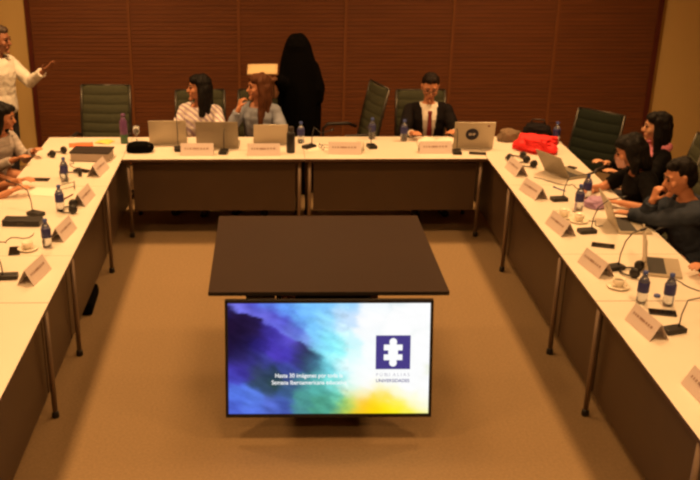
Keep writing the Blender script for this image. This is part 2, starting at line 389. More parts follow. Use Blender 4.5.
# ------------------------------------------------------------------ office chairs
def make_chair(fab, drop=0.):
    t = thing('office_chair', '-', 'chair')
    MB().grid(lambda u, v: Vector(((u - .5) * .48, -.24 + .47 * v, .455 - drop + .012 * math.cos((u - .5) * 5) - .03 * max(0, (.15 - v) / .15) ** 2)), 12, 12, .05, fab).build('seat', t)
    def back(u, v):
        x = (u - .5) * (.47 + .02 * math.sin(v * PI)); z = .55 - drop + .54 * v
        rib = .008 * abs(math.sin(v * PI * 6)) ** .5
        return Vector((x, .235 + .085 * v - .035 * math.cos((u - .5) * 3) - rib + .03 * v * v, z))
    MB().grid(back, 16, 60, .022, fab).build('backrest', t)
    f = MB()
    for sx in (-1, 1): f.tube([(sx * .235, .0, .44 - drop), (sx * .242, .2, .46 - drop), (sx * .246, .232, .56 - drop), (sx * .248, .28, .82 - drop), (sx * .244, .345, 1.09 - drop)], .013, 'chrome')
    f.tube([(-.244, .345, 1.09 - drop), (.244, .345, 1.09 - drop)], .011, 'chrome'); f.build('back_frame', t)
    for sx in (-1, 1):
        MB().tube([(sx * .25, .21, .62 - drop), (sx * .27, .12, .655 - drop), (sx * .275, -.1, .66 - drop), (sx * .268, -.15, .62 - drop), (sx * .24, -.16, .46 - drop)], [.014, .018, .018, .014, .011], 'darkp').build('armrest', t)
    MB().lathe([(.03, .1), (.03, .3 - drop), (.022, .3 - drop), (.022, .43 - drop), (.09, .43 - drop), (.09, .445 - drop)], 'chrome', 16).build('gas_column', t)
    b = MB()
    for k in range(5):
        a = 2 * PI * k / 5 + .3; b.tube([(0, 0, .12), (.17 * math.cos(a), .17 * math.sin(a), .10), (.3 * math.cos(a), .3 * math.sin(a), .075)], [.03, .024, .016], 'chrome', flat=.7)
    b.build('star_base', t)
    for k in range(5):
        a = 2 * PI * k / 5 + .3
        MB().lathe([(.004, -.02), (.03, -.018), (.032, 0), (.03, .018), (.004, .02)], 'blackp', 12, (.3 * math.cos(a), .3 * math.sin(a), .032), rZ(a) @ rX(PI / 2)).build('caster', t)
    return t
G = 'office chairs around the tables'
ch = make_chair('chairf'); place(ch, (-1.965, 1.15, 0), R(-4))
tag(ch, 'empty grey-green ribbed office chair left of the seated women', 'chair', G)
low = make_chair('chairf', .075); CHAIRS = [((-1.0, 1.27), 2, 'office chair under the woman in a striped blouse'), ((-.40, 1.27), -4, 'office chair under the woman with long brown hair'),
          ((.46, 1.40), -74, 'empty office chair turned sideways beside the man in a suit'), ((1.22, 1.25), 0, 'office chair under the man in a suit'),
          ((-2.86, .24), 95, 'office chair under the person in grey stripes at the left edge'), ((-2.84, -.92), 90, 'office chair under the person in dark clothes at the left edge'),
          ((2.98, -.45), -88, 'office chair under the long-haired woman by the right wall'), ((2.74, -1.12), -90, 'office chair under the woman in a black top'),
          ((2.74, -1.88), -85, 'office chair under the man in a slate jacket'), ((2.90, -2.75), -90, 'office chair under the person whose forearm shows at the right edge')]
used_low = False
for (x, y), a, l in CHAIRS:
    if l.startswith('empty'): dup(ch, (x, y, 0), R(a), l, G)
    elif not used_low: place(low, (x, y, 0), R(a)); tag(low, l, 'chair', G); used_low = True
    else: dup(low, (x, y, 0), R(a), l, G, 'chair')
ck = make_chair('chairdk', .15); place(ck, (2.60, .70, 0), R(-48)); tag(ck, 'empty dark green office chair between red cloth and the woman in black', 'chair', G)

# ------------------------------------------------------------------ people
def cap_mesh(p0, p1, r0, r1, n=12, h=4, sq=None):
    p0, p1 = np.array(p0, float), np.array(p1, float); ax = p1 - p0; L = np.linalg.norm(ax)
    ax = ax / L if L > 1e-6 else np.array([0, 0, 1.])
    a = np.cross(ax, [0, 0, 1.]);
    if np.linalg.norm(a) < 1e-3: a = np.cross(ax, [1., 0, 0])
    a /= np.linalg.norm(a); b = np.cross(ax, a)
    V = [p0 - ax * r0]; prof = [(-math.cos(k * PI / 2 / h) * r0, math.sin(k * PI / 2 / h) * r0) for k in range(1, h + 1)] + [(L + math.sin(k * PI / 2 / h) * r1, math.cos(k * PI / 2 / h) * r1) for k in range(0, h)]
    for z, r in prof:
        for j in range(n): V.append(p0 + ax * z + r * (a * math.cos(2 * PI * j / n) + b * math.sin(2 * PI * j / n)))
    V.append(p1 + ax * r1); F = []
    for j in range(n): F.append((0, 1 + (j + 1) % n, 1 + j))
    for k in range(len(prof) - 1):
        for j in range(n): F.append((1 + k * n + j, 1 + k * n + (j + 1) % n, 1 + (k + 1) * n + (j + 1) % n, 1 + (k + 1) * n + j))
    e = len(V) - 1; k = len(prof) - 1
    for j in range(n): F.append((e, 1 + k * n + j, 1 + k * n + (j + 1) % n))
    return V, F
def loft(rings):
    """rings: list of lists of points, all same length; closed ends"""
    V = [p for r in rings for p in r]; n = len(rings[0]); F = []
    for k in range(len(rings) - 1):
        for j in range(n): F.append((k * n + j, k * n + (j + 1) % n, (k + 1) * n + (j + 1) % n, (k + 1) * n + j))
    F.append(tuple(range(n))[::-1]); F.append(tuple((len(rings) - 1) * n + j for j in range(n)))
    return V, F
def union(pieces, vox, smooth=3):
    V, F = [], []
    for v, f in pieces:
        o = len(V); V += [tuple(p) for p in v]; F += [tuple(i + o for i in q) for q in f]
    me = bpy.data.meshes.new('u'); me.from_pydata(V, [], F); me.update()
    b = bmesh.new(); b.from_mesh(me); bmesh.ops.recalc_face_normals(b, faces=b.faces); b.to_mesh(me); b.free()
    ob = bpy.data.objects.new('u', me); COL.objects.link(ob)
    md = ob.modifiers.new('r', 'REMESH'); md.mode = 'VOXEL'; md.voxel_size = vox; md.use_smooth_shade = True
    if smooth: sm = ob.modifiers.new('s', 'SMOOTH'); sm.factor = .5; sm.iterations = smooth
    dg = bpy.context.evaluated_depsgraph_get(); out = bpy.data.meshes.new_from_object(ob.evaluated_get(dg))
    bpy.data.objects.remove(ob); bpy.data.meshes.remove(me)
    out.polygons.foreach_set('use_smooth', [True] * len(out.polygons)); return out
def mesh_obj(name, me, mats, parent=None):
    me.name = name; me.materials.clear()
    for m in mats: me.materials.append(M[m])
    o = bpy.data.objects.new(name, me); COL.objects.link(o)
    if parent: o.parent = parent
    return o
def ik(S, W, l1, l2, pole):
    S, W = Vector(S), Vector(W); d = W - S; L = min(d.length, (l1 + l2) * .995); d.normalize(); W = S + d * L
    a = (l1 * l1 - l2 * l2 + L * L) / (2 * L); h = math.sqrt(max(0, l1 * l1 - a * a))
    p = Vector(pole); p = (p - d * p.dot(d)).normalized()
    return S + d * a + p * h, W

def person(label, loc, rz, k=1., lean=0., side=0., head=(0, 0, 0), female=False, wrists=None, poles=None, hands=None, skin='skin',
           garments=(), hair=None, standing=False, shoes=True, extra=None, hold=None):
    fw = 1 if not female else .93
    hipz = (.53 if not standing else .93 * k); H = Vector((0, 0, hipz))
    T = Matrix.Rotation(lean, 3, 'X') @ Matrix.Rotation(side, 3, 'Y')
    tor = lambda x, y, z: H + T @ (Vector((x * fw, y, z)) * k)
    P, S = [], []    # pieces, segments (tag, p0, p1, r0, r1)
    def seg(tg, p0, p1, r0, r1, add=True):
        if add: P.append(cap_mesh(p0, p1, r0, r1))
        S.append((tg, np.array(p0), np.array(p1), r0, r1))
    n = 20; rings = []
    for z, a, b, oy in ((-.09, .12, .09, .0), (-.05, .165, .12, .0), (.03, .168, .118, .0), (.13, .142, .10, -.005), (.24, .15, .108, -.012), (.34, .168, .115, -.008), (.41, .165, .098, .003), (.455, .12, .075, .01), (.485, .06, .055, .008)):
        if female and .2 < z < .4: b += .012
        rings.append([np.array(tor(a * math.cos(2 * PI * j / n), b * math.sin(2 * PI * j / n) + oy, z)) for j in range(n)])
    P.append(loft(rings))
    seg('pelvis', tor(0, 0, -.03), tor(0, 0, .06), .14 * k, .13 * k, False)
    seg('torso', tor(0, 0, .12), tor(0, 0, .38), .125 * k, .115 * k, False)
    seg('torso', tor(-.12, 0, .41), tor(.12, 0, .41), .06 * k, .06 * k)
    seg('neck', tor(0, .012, .46), tor(0, -.012, .58), .054 * k, .05 * k)
    # head
    hc = tor(0, -.028, .648)
    Hm = Matrix.Rotation(head[0], 3, 'Z') @ Matrix.Rotation(head[1], 3, 'X') @ Matrix.Rotation(head[2], 3, 'Y')
    hk = k * (1.05 if not female else 1.02)
    hp = lambda x, y, z: hc + Hm @ (Vector((x, y, z)) * hk)
    rr = []
    for q in range(1, 16):
        ph = PI * q / 16; z = -.118 * math.cos(ph); r = math.sin(ph); low = max(0, -z / .118)
        wx = .074 * (1 - .28 * low ** 1.5); wy = .094 * (1 - .22 * low ** 1.3); oy = -.018 * low
        rr.append([np.array(hp(wx * r * math.cos(2 * PI * j / 20), wy * r * math.sin(2 * PI * j / 20) + oy, z)) for j in range(20)])
    P.append(loft(rr)); S.append(('head', np.array(hp(0, 0, .02)), np.array(hp(0, -.01, -.04)), .085 * hk, .075 * hk))
    for a in [((0, -.09, .012), (0, -.112, -.022), .008, .013), ((0, -.104, -.024), (0, -.095, -.03), .016, .014), ((-.02, -.085, -.06), (.02, -.085, -.06), .011, .011),
              ((0, -.082, -.1), (0, -.08, -.098), .022, .02), ((-.045, -.078, .03), (.045, -.078, .03), .011, .011),
              ((-.045, -.062, -.02), (-.04, -.06, -.03), .026, .024), ((.045, -.062, -.02), (.04, -.06, -.03), .026, .024)]:
        P.append(cap_mesh(hp(*a[0]), hp(*a[1]), a[2] * hk, a[3] * hk, 10, 3))
    for sx in (-1, 1): P.append(cap_mesh(hp(sx * .076, .008, .02), hp(sx * .074, .0, -.022), .014 * hk, .010 * hk, 10, 3))
    # legs
    for i, sx in enumerate((-1, 1)):
        if standing:
            hp0, kn, an = Vector((sx * .09 * k, 0, hipz - .03)), Vector((sx * .1 * k, -.02, .5 * k)), Vector((sx * .11 * k, .03, .085))
        else:
            hp0, kn, an = Vector((sx * .09 * k, -.02, .525)), Vector((sx * .13 * k, -.42 * k, .50)), Vector((sx * .13 * k, -.40 * k, .085))
        seg('thigh', hp0, kn, .086 * k, .058 * k); seg('shin', kn, an, .056 * k, .038 * k)
        seg('foot', an + Vector((0, .03, -.04)), an + Vector((sx * .02, -.15 * k, -.052)), .042, .032)
    # arms
    wr = wrists or [None, None]; W2 = []
    for i, sx in enumerate((-1, 1)):
        sh = tor(sx * .178, .005, .405)
        w = Vector(wr[i]) if wr[i] else tor(sx * .25, -.1, -.12)
        el, w = ik(sh, w, .285 * k, .25 * k, (poles[i] if poles else (sx * .5, .3, -1)))
        seg('uparm', sh, el, .052 * k * fw, .042 * k * fw); seg('forearm', el, w, .041 * k * fw, .027 * k * fw)
        d = (w - el).normalized(); ho = (hands[i] if hands else {}) or {}
        if 'dir' in ho: d = Vector(ho['dir']).normalized()
        nn = Vector(ho.get('palm', (0, 0, -1))); nn = (nn - d * nn.dot(d)).normalized(); s = d.cross(nn)
        th = ho.get('thumb', -sx)  # which side the thumb leaves
        s = s if s.dot(Vector((th, 0, 0))) >= 0 or 'raw' in ho else -s
        curl = ho.get('curl', .35); hk2 = k * fw; kn0 = w + d * .09 * hk2
        for q in range(4):
            off = (.03 - .02 * q) * hk2; base = w + d * .02 + s * off * .7; kk = w + d * (.092 - .004 * abs(q - 1)) * hk2 + s * off
            P.append(cap_mesh(base, kk, .014 * hk2, .0115 * hk2, 10, 3))
            ln = (.072, .082, .076, .058)[q] * hk2; a1, a2 = curl, curl * 2.1
            d1 = (d * math.cos(a1) + nn * math.sin(a1)) + s * (.10 - .066 * q); m1 = kk + d1 * ln * .52
            d2 = (d * math.cos(a2) + nn * math.sin(a2)) + s * (.08 - .05 * q); m2 = m1 + d2 * ln * .48
            P.append(cap_mesh(kk, m1, .0098 * hk2, .009 * hk2, 8, 3)); P.append(cap_mesh(m1, m2, .009 * hk2, .0078 * hk2, 8, 3))
        tb = w + d * .025 * hk2 + s * .026 * hk2; t1 = tb + (d * .55 + s * .75 + nn * .25).normalized() * .042 * hk2; t2 = t1 + (d * .85 + s * .35 + nn * (.3 + curl * .4)).normalized() * .034 * hk2
        P.append(cap_mesh(tb, t1, .0135 * hk2, .011 * hk2, 8, 3)); P.append(cap_mesh(t1, t2, .0105 * hk2, .0085 * hk2, 8, 3))
        S.append(('hand', np.array(w + d * .02), np.array(w + d * .17 * hk2), .03, .04)); W2.append((w, d, nn, s))
    me = union(P, .0068, 2)
    nv = len(me.vertices); co = np.empty(nv * 3); me.vertices.foreach_get('co', co); co = co.reshape(-1, 3)
    no = np.empty(nv * 3); me.vertices.foreach_get('normal', no); no = no.reshape(-1, 3)
    tags = [s[0] for s in S]; Ds = []; Ts = []
    for tg, a, b, r0, r1 in S:
        ab = b - a; L2 = max((ab @ ab), 1e-9); t_ = np.clip((co - a) @ ab / L2, 0, 1)
        Ds.append(np.linalg.norm(co - a - t_[:, None] * ab, axis=1) - (r0 + (r1 - r0) * t_)); Ts.append(t_)
    Ds = np.array(Ds); w = Ds.argmin(0); tg = np.array(tags)[w]; tt = np.array(Ts)[w, np.arange(nv)]
    body = mesh_obj('person', me, [skin, 'lips'])
    # local torso coordinates for necklines and fronts
    Ti = np.array(T.transposed()); loc_t = (co - np.array(H)) @ Ti.T / k
    hl = (co - np.array(hc)) @ np.array(Hm) / hk
    lipm = (np.abs(hl[:, 0]) < .026) & (np.abs(hl[:, 2] + .06) < .0095) & (hl[:, 1] < -.075)
    mi = np.array([1 if all(lipm[i] for i in p.vertices) else 0 for p in me.polygons], dtype=np.int32); me.polygons.foreach_set('material_index', mi)
    body.location = (*loc, 0); body.rotation_euler = (0, 0, rz); tag(body, label, 'person')
    # clothing follows the body
    for g in garments:
        nm, mt, off, fn = g[:4]; mask = fn(tg, tt, loc_t, co)
        b = bmesh.new(); idx = {}
        polys = [tuple(p.vertices) for p in me.polygons]
        wob = g[4] if len(g) > 4 else .004
        def vert(i):
            if i not in idx:
                q = Vector(co[i]); e = off + wob * (.5 + .5 * noise.noise(q * 11)) + wob * .5 * noise.noise(q * 25)
                idx[i] = b.verts.new(q + Vector(no[i]) * e)
            return idx[i]
        for p in polys:
            if all(mask[i] for i in p): b.faces.new([vert(i) for i in p]).smooth = True
        if not b.faces: b.free(); continue
        back = {v: i for i, v in idx.items()}
        be = [e for e in b.edges if e.is_boundary]; inner = {}
        for e in be:
            vs = []
            for v in e.verts:
                if v not in inner: inner[v] = b.verts.new(Vector(co[back[v]]) - Vector(no[back[v]]) * .003)
                vs.append(v)
            f = e.link_faces[0]; lp = [l for l in f.loops if l.edge == e][0]; v0, v1 = lp.vert, lp.link_loop_next.vert
            b.faces.new((v1, v0, inner[v0], inner[v1]))
        m2 = bpy.data.meshes.new(nm); b.to_mesh(m2); b.free()
        mesh_obj(nm, m2, [mt], body)
    for sx in (-1, 1):
        e = MB(); c = hp(sx * .031, -.0865, .012); e.lathe([(.0, -.011), (.008, -.008), (.011, 0), (.008, .008), (0, .011)], 'eyew', 10, c, Hm); e.build('eye', body)
        e = MB(); e.tube([hp(sx * .014, -.094, .036), hp(sx * .032, -.093, .041), hp(sx * .052, -.083, .034)], .0042, (hair or {}).get('m', 'hairdk'), 6); e.build('eyebrow', body)
    if hair: make_hair(body, hair, hp, hk, Hm)
    if extra: extra(body, tor, hp, W2)
    return body

def make_hair(body, h, hp, hk, Hm):
    P = []; st = h.get('style')
    def ell(c, r, n=18, m=12):
        rr = []
        for q in range(1, m):
            ph = PI * q / m; rr.append([np.array(hp(c[0] + r[0] * math.sin(ph) * math.cos(2 * PI * j / n), c[1] + r[1] * math.sin(ph) * math.sin(2 * PI * j / n), c[2] - r[2] * math.cos(ph))) for j in range(n)])
        P.append(loft(rr))
    ell((0, .026, .046), (.082, .088, .092))
    ell((0, -.006, .092), (.066, .074, .044))
    ell((0, .05, -.005), (.078, .066, .085))
    if st != 'short':
        ell((.03, -.03, .082), (.05, .06, .045)); ell((-.035, -.02, .082), (.046, .06, .042)); ell((0, .045, .05), (.094, .088, .09))
    c = lambda a, b, r0, r1: P.append(cap_mesh(hp(*a), hp(*b), r0 * hk, r1 * hk))
    if st in ('long', 'verylong', 'bob'):
        L = {'bob': -.15, 'long': -.25, 'verylong': -.36}[st]
        for sx in (-1, 1):
            c((sx * .066, .0, .06), (sx * .086, .012, -.08), .036, .042)
            c((sx * .086, .012, -.08), (sx * .092, .0 + h.get('fwd', 0), L), .042, .03)
            c((sx * .06, .06, .0), (sx * .06, .07, L + .02), .05, .035)
        c((0, .075, .0), (0, .09, L - .01), .075, .05)
    if st == 'bun':
        c((0, .105, .06), (0, .12, .055), .045, .04)
    if st == 'pony':
        c((0, .1, .03), (0, .13, -.04), .036, .034); c((0, .13, -.04), (0, .12, -.2), .034, .018)
    me = union(P, .009, 2)
    for v in me.vertices: v.co += v.normal * (.010 * noise.noise(Vector((v.co.x * 45, v.co.y * 45, v.co.z * 6))) + .006 * noise.noise(v.co * 16))
    o = mesh_obj('hair', me, [h.get('m', 'hairdk')], body)
    if h.get('label'): o['label'] = h['label']

TOPT = ('torso', 'uparm', 'neck')
def top(cuff=1., neckz=.45, vneck=0., hem=-.06):
    def f(tg, tt, lt, co):
        z = lt[:, 2]; x = np.abs(lt[:, 0]); front = lt[:, 1] < 0
        m = (np.isin(tg, ('torso', 'uparm')) | ((tg == 'pelvis') & (z > hem)) | ((tg == 'forearm') & (tt <= cuff) & (cuff > 0)) | ((tg == 'neck') & (z < neckz + .03))) | ((tg == 'thigh') & (z > hem + .02) & (lt[:, 1] > -.1))
        if cuff < 0: m &= ~((tg == 'uparm') & (tt > 1 + cuff)); m &= tg != 'forearm'
        m &= ~((z > neckz) & (x < .08) & np.isin(tg, ('torso', 'neck')))
        if vneck: m &= ~(front & (z > .42 - vneck) & (x < (z - (.42 - vneck)) * .38 + .006) & np.isin(tg, ('torso', 'neck')))
        return m
    return f
def trousers(tg, tt, lt, co): return np.isin(tg, ('pelvis', 'thigh', 'shin')) & (lt[:, 2] < .05)
def shoel(tg, tt, lt, co): return (tg == 'foot') & (co[:, 0] < 0)
def shoer(tg, tt, lt, co): return (tg == 'foot') & (co[:, 0] > 0)
TR = ('trousers', 'navy', .010, trousers); SH = ('shoe', 'shoe', .006, shoel, 0.); SH2 = ('shoe', 'shoe', .006, shoer, 0.)
def jacketf(tg, tt, lt, co):
    z = lt[:, 2]; x = np.abs(lt[:, 0]); front = lt[:, 1] < -.01
    m = np.isin(tg, ('torso', 'uparm')) | ((tg == 'pelvis') & (z > -.06)) | ((tg == 'forearm') & (tt < .93)) | ((tg == 'thigh') & (z > -.05) & (lt[:, 1] > -.1))
    return m & ~(front & (x < .03 + .038 * np.clip((z - .05) / .34, 0, 1)) & np.isin(tg, ('torso', 'pelvis', 'neck'))) & ~((z > .45) & (x < .085))

# man in a suit, back row
def suit_extra(body, tor, hp, W2):
    m = MB(); m.grid(lambda u, v: tor((u - .5) * (.032 + .036 * (1 - v) ** 1.2 if v < .93 else .045), -.16 + .036 * max(0, (v - .5) / .5) - .004 * (1 - abs(u - .5) * 2), .07 + .365 * v), 4, 16, .006, 'tie'); m.build('tie', body)
    m = MB()
    for sx in (-1, 1):
        m.tube([hp(sx * .033 + .026 * math.cos(a), -.112, .012 + .02 * math.sin(a)) for a in [q * PI / 8 for q in range(17)]], .0028, 'blackp', 6)
        m.tube([hp(sx * .058, -.108, .016), hp(sx * .078, -.05, .018), hp(sx * .079, .02, .016)], .0026, 'blackp', 6)
    m.tube([hp(-.009, -.115, .016), hp(.009, -.115, .016)], .0026, 'blackp', 6); m.build('eyeglasses', body)
person('man in dark suit, white shirt and dark red tie sitting at the back table', (1.23, 1.14), 0, .96, R(4), head=(R(-4), R(20), 0), skin='skin2',
       wrists=[(-.2, -.40, .785), (.2, -.37, .785)], garments=(('shirt', 'wshirt', .006, top(.99, .48)), ('jacket', 'suit', .017, jacketf, .008), TR, SH, SH2), hair=dict(m='hairdk', style='short'), extra=suit_extra)
# woman with dark hair
person('woman with black shoulder-length hair in a white striped blouse at the back table', (-.975, 1.16), R(-12), .95, R(4), head=(R(-62), R(2), 0), female=True, skin='skin2',
       wrists=[(-.15, -.36, .785), (.2, -.36, .785)], garments=(('blouse', 'striped', .012, top(.95, .45), .012), TR, SH, SH2), hair=dict(m='hairblk', style='long'))
# woman with long brown hair, hand to chin
person('woman with long brown hair in a grey-blue blouse resting her chin on a hand', (-.41, 1.18), R(-10), .95, R(3), head=(R(-58), R(3), 0), female=True, skin='skin2',
       wrists=[(-.15, -.23, .97), (.22, -.37, .785)], poles=[(-.5, -.1, -1), (.6, .1, -1)], hands=[dict(dir=(.15, .3, .9), palm=(.6, .6, .3), curl=.9), {}],
       garments=(('blouse', 'bshirt', .012, top(.85, .44), .012), TR, SH, SH2), hair=dict(m='hairbrn', style='verylong', fwd=-.03))

# person in a long black robe, standing behind the table
def robe(body, tor, hp, W2):
    rr = []; n = 28
    for z, a, b, ox, oy in ((.02, .23, .22, -.01, .02), (.3, .22, .20, -.01, .01), (.6, .215, .19, 0, 0), (.85, .215, .18, 0, 0), (1.05, .215, .175, .0, 0), (1.2, .205, .165, -.005, 0), (1.3, .185, .15, -.012, -.01), (1.36, .168, .135, -.015, -.02), (1.42, .15, .128, -.018, -.02), (1.49, .128, .128, -.02, -.025), (1.55, .098, .11, -.02, -.02), (1.59, .05, .06, -.02, -.015)):
        rr.append([np.array((ox + a * math.cos(2 * PI * j / n) * (1 + .05 * math.sin(j * 5 / n * 2 * PI) * (z < 1.0)), oy + b * math.sin(2 * PI * j / n) * (1 + .05 * math.cos(j * 4 / n * 2 * PI) * (z < 1)), z)) for j in range(n)])
    P = [loft(rr)]
    sh = Vector((.12, 0, 1.25)); P.append(cap_mesh(sh, (.175, -.02, 1.06), .085, .085)); P.append(cap_mesh((.175, -.02, 1.06), (.19, -.03, .96), .085, .06))
    P.append(cap_mesh((-.12, -.02, 1.24), (-.14, -.1, 1.1), .08, .075)); P.append(cap_mesh((-.14, -.1, 1.1), (-.17, -.24, 1.17), .07, .055))
    me = union(P, .012, 3)
    for v in me.vertices: v.co += v.normal * (.012 * noise.noise(Vector((v.co.x * 12, v.co.y * 12, v.co.z * 2.5))))
    mesh_obj('robe', me, ['blackc'], body)
ROBE = (-.01, 1.50)
person('person standing in a long black robe and head covering behind the back table', ROBE, R(-10), .905, 0, head=(R(-50), R(8), 0), female=True, standing=True,
       wrists=[(-.20, -.27, 1.19), (.08, -.04, .98)], poles=[(-.2, .4, -1), (.0, .5, -1)], hands=[dict(dir=(-.4, -.8, .1), palm=(0, 0, 1), curl=.5), {}], garments=(TR, SH, SH2), extra=robe)

# man standing at the left, arm stretched to the right
person('man in white shirt standing at far left with arm stretched out', (-2.96, 1.38), R(70), .985, R(2), head=(R(8), R(6), 0), skin='skin3', standing=True,
       wrists=[(-.20, .02, .92), (.12, -.42, 1.25)], poles=[(-.6, .3, -1), (.3, .1, -1)], hands=[{}, dict(dir=(.1, -.8, .55), palm=(.2, .4, .8), curl=.15)],
       garments=(('shirt', 'wshirt', .014, top(.95, .47), .012), TR, SH, SH2), hair=dict(m='hairgry', style='short'))
# left row, seated
person('person with dark hair in a grey striped top sitting at the left edge', (-2.80, .22), R(70), .9, R(16), head=(R(10), R(12), 0), female=True, skin='skin2',
       wrists=[(-.24, -.42, .785), (.06, -.42, .785)], garments=(('top', 'greystripe', .012, top(.8, .45), .01), TR, SH, SH2), hair=dict(m='hairblk', style='bob'))
person('person in dark clothes at the left edge, only the forearms over the table', (-2.78, -.92), R(90), .95, R(14), head=(0, R(8), 0), skin='skin2',
       wrists=[(-.16, -.47, .785), (.13, -.47, .785)], garments=(('top', 'blackt', .012, top(.2, .46), .01), TR, SH, SH2), hair=dict(m='hairdk', style='short'))
# right row
def scarf(body, tor, hp, W2):
    m = MB(); m.tube([tor((.085 + .02 * math.sin(3 * a)) * math.cos(a), (.085 + .02 * math.sin(2 * a)) * math.sin(a) - .01, .455 + .02 * math.sin(a * 2)) for a in [q * PI / 12 for q in range(25)]], .045, 'pinkc', 12)
    m.tube([tor(.07, -.07, .44), tor(.09, -.12, .36), tor(.085, -.14, .26)], [.045, .04, .03], 'pinkc', 12, flat=.6); m.build('scarf', body)
person('woman with long black hair and pink scarf sitting near the right wall', (2.90, -.45), R(-88), .92, R(2), head=(R(-8), R(2), 0), female=True, skin='skin',
       wrists=[(-.16, -.36, .785), (.18, -.36, .785)], garments=(('top', 'blackt', .012, top(.9, .45), .012), TR, SH, SH2), hair=dict(m='hairblk', style='long'), extra=scarf)
def maskf(body, tor, hp, W2):
    m = MB(); m.grid(lambda u, v: hp((u - .5) * .13, -.122 + .085 * abs(u - .5) ** 1.5 * 2 + .012 * abs(v - .5), -.012 - .09 * v), 10, 6, .004, 'mask'); o = m.build('face_mask', body)
person('woman in a black short-sleeved top leaning over the right table, bare forearms', (2.66, -1.10), R(-90), .95, R(20), head=(R(-14), R(22), 0), female=True, skin='skin2',
       wrists=[(-.02, -.50, .80), (.30, -.36, .785)], poles=[(-.8, 0, -.6), (.9, .2, -.5)], garments=(('top', 'blackt', .012, top(-.25, .45), .01), TR, SH, SH2), hair=dict(m='hairblk', style='bob'), extra=maskf)
person('man in slate blue jacket resting chin on hand at the right table', (2.67, -1.90), R(-84), .97, R(14), head=(R(-6), R(16), 0), skin='skin2',
       wrists=[(-.09, -.30, .945), (-.25, -.39, .80)], poles=[(-.5, -.3, -1), (.6, .2, -.6)], hands=[dict(dir=(.1, .15, .95), palm=(0, 1, 0), curl=1.1), {}],
       garments=(('jacket', 'jacket', .016, top(.96, .47), .014), TR, SH, SH2), hair=dict(m='hairblk', style='short'))
person('person at the right edge, only a forearm resting at the table edge', (2.84, -2.74), R(-90), .95, R(8), head=(0, R(6), 0), skin='skin2',
       wrists=[(-.05, -.42, .785), (.2, -.40, .785)], garments=(('top', 'jacket', .012, top(-.2, .46), .01), TR, SH, SH2), hair=dict(m='hairdk', style='short'))

# ------------------------------------------------------------------ things on the tables
def tabletop(x, y): return (x, y, TZ + .0005)
def cards():
    L = [(-.95, .17, 0, 'paper name card in front of the woman in striped blouse'), (-.36, .16, 2, 'paper name card in front of the woman with brown hair'),
         (.36, .2, -3, 'paper name card on the back table right of the robed person'), (1.17, .22, 2, 'paper name card in front of the man in a suit')]
    pos = ['first', 'second', 'third', 'fourth', 'fifth', 'sixth']
    for i, (x, y) in enumerate([(1.75, -.42), (1.74, -1.05), (1.73, -1.87), (1.75, -2.63), (1.76, -3.52), (1.78, -4.28)]): L.append((x, y, -90 + (6, 12, 8, 10, 8, 4)[i], '%s name card along the right row, counting from the back wall' % pos[i]))
    for i, (x, y) in enumerate([(-1.74, -.40), (-1.73, -1.18), (-1.74, -1.95), (-1.77, -2.72)]): L.append((x, y, 90 + (-8, -6, -8, -10)[i], '%s name card along the left row, counting from the back wall' % pos[i]))
    proto = None
    for x, y, a, l in L:
        if proto is None:
            proto = thing('name_card', l, 'name card', tabletop(x, y), R(a), 'folded name cards')
            m = MB(); w, d, h = .145, .055, .098
            for s in (-1, 1):
                m.grid(lambda u, v, s=s: Vector(((u - .5) * 2 * w, s * d * (1 - v), .0015 + h * v)), 2, 2, .0012, 'card', False)
            m.build('folded_sheet', proto)
            pr = MB(); random.seed(3); xx = -.11
            while xx < .1:
                ww = random.uniform(.008, .02); pr.grid(lambda u, v, xx=xx, ww=ww: Vector((xx + ww * u, -d * (1 - .52 - .12 * v) - .0022, .0015 + h * (.52 + .12 * v))), 1, 1, .0003, 'ink', False); xx += ww + random.choice((.003, .003, .012))
            pr.build('printed_line', proto)
        else: dup(proto, tabletop(x, y), R(a), l)
cards()

def laptop(label, x, y, rz, case='silver', ang=108, w=.33, d=.23, sticker=None, loc_z=0):
    t = thing('laptop', label, 'laptop', tabletop(x, y), rz, 'laptops on the tables')
    MB().box((0, d / 2, .009), (w, d, .016), case, bev=.003).build('base', t)
    MB().box((0, d * .34, .0178), (w * .88, d * .48, .002), 'key').build('keyboard', t)
    MB().box((0, d * .8, .0178), (w * .3, d * .28, .0015), case).build('touchpad', t)
    rot = rX(-R(90 - ang) * -1) if False else rX(R(ang - 90))
    lid = MB().box(Vector((0, 0, .016)) + rot @ Vector((0, .003, d / 2)), (w, .008, d), case, rot, .003).build('lid', t)
    MB().box(Vector((0, 0, .016)) + rot @ Vector((0, .0075, d / 2)), (w * .94, .0015, d * .9), 'scr', rot).build('screen', lid)
    if sticker: sticker(lid, rot, d, w)
    return t
def badge(lid, rot, d, w):
    m = MB(); c = Vector((0, 0, .016)) + rot @ Vector((-.02, -.0016, d * .52)); m.lathe([(.001, 0), (.058, 0), (.058, .001), (.001, .001)], 'badge', 24, c, rot @ rX(PI / 2)); o = m.build('round_badge', lid); o['label'] = 'round dark badge'
    m = MB()
    for q, (dx, dz, ww, hh) in enumerate(((-.024, 0, .008, .024), (-.008, .006, .016, .007), (-.008, -.006, .016, .007), (.014, 0, .008, .024), (.024, .004, .012, .008))):
        m.box(Vector((0, 0, .016)) + rot @ Vector((-.02 + dx, -.0032, d * .52 + dz)), (ww, .0008, hh), 'ceramic', rot)
    m.build('badge_mark', lid)
    MB().box(Vector((0, 0, .016)) + rot @ Vector((.12, -.0014, d * .86)), (.022, .001, .016), 'tie', rot).build('sticker', lid)
def dot(lid, rot, d, w):
    MB().box(Vector((0, 0, .016)) + rot @ Vector((-.03, -.0012, d * .55)), (.02, .001, .03), 'blackp', rot).build('sticker', lid)
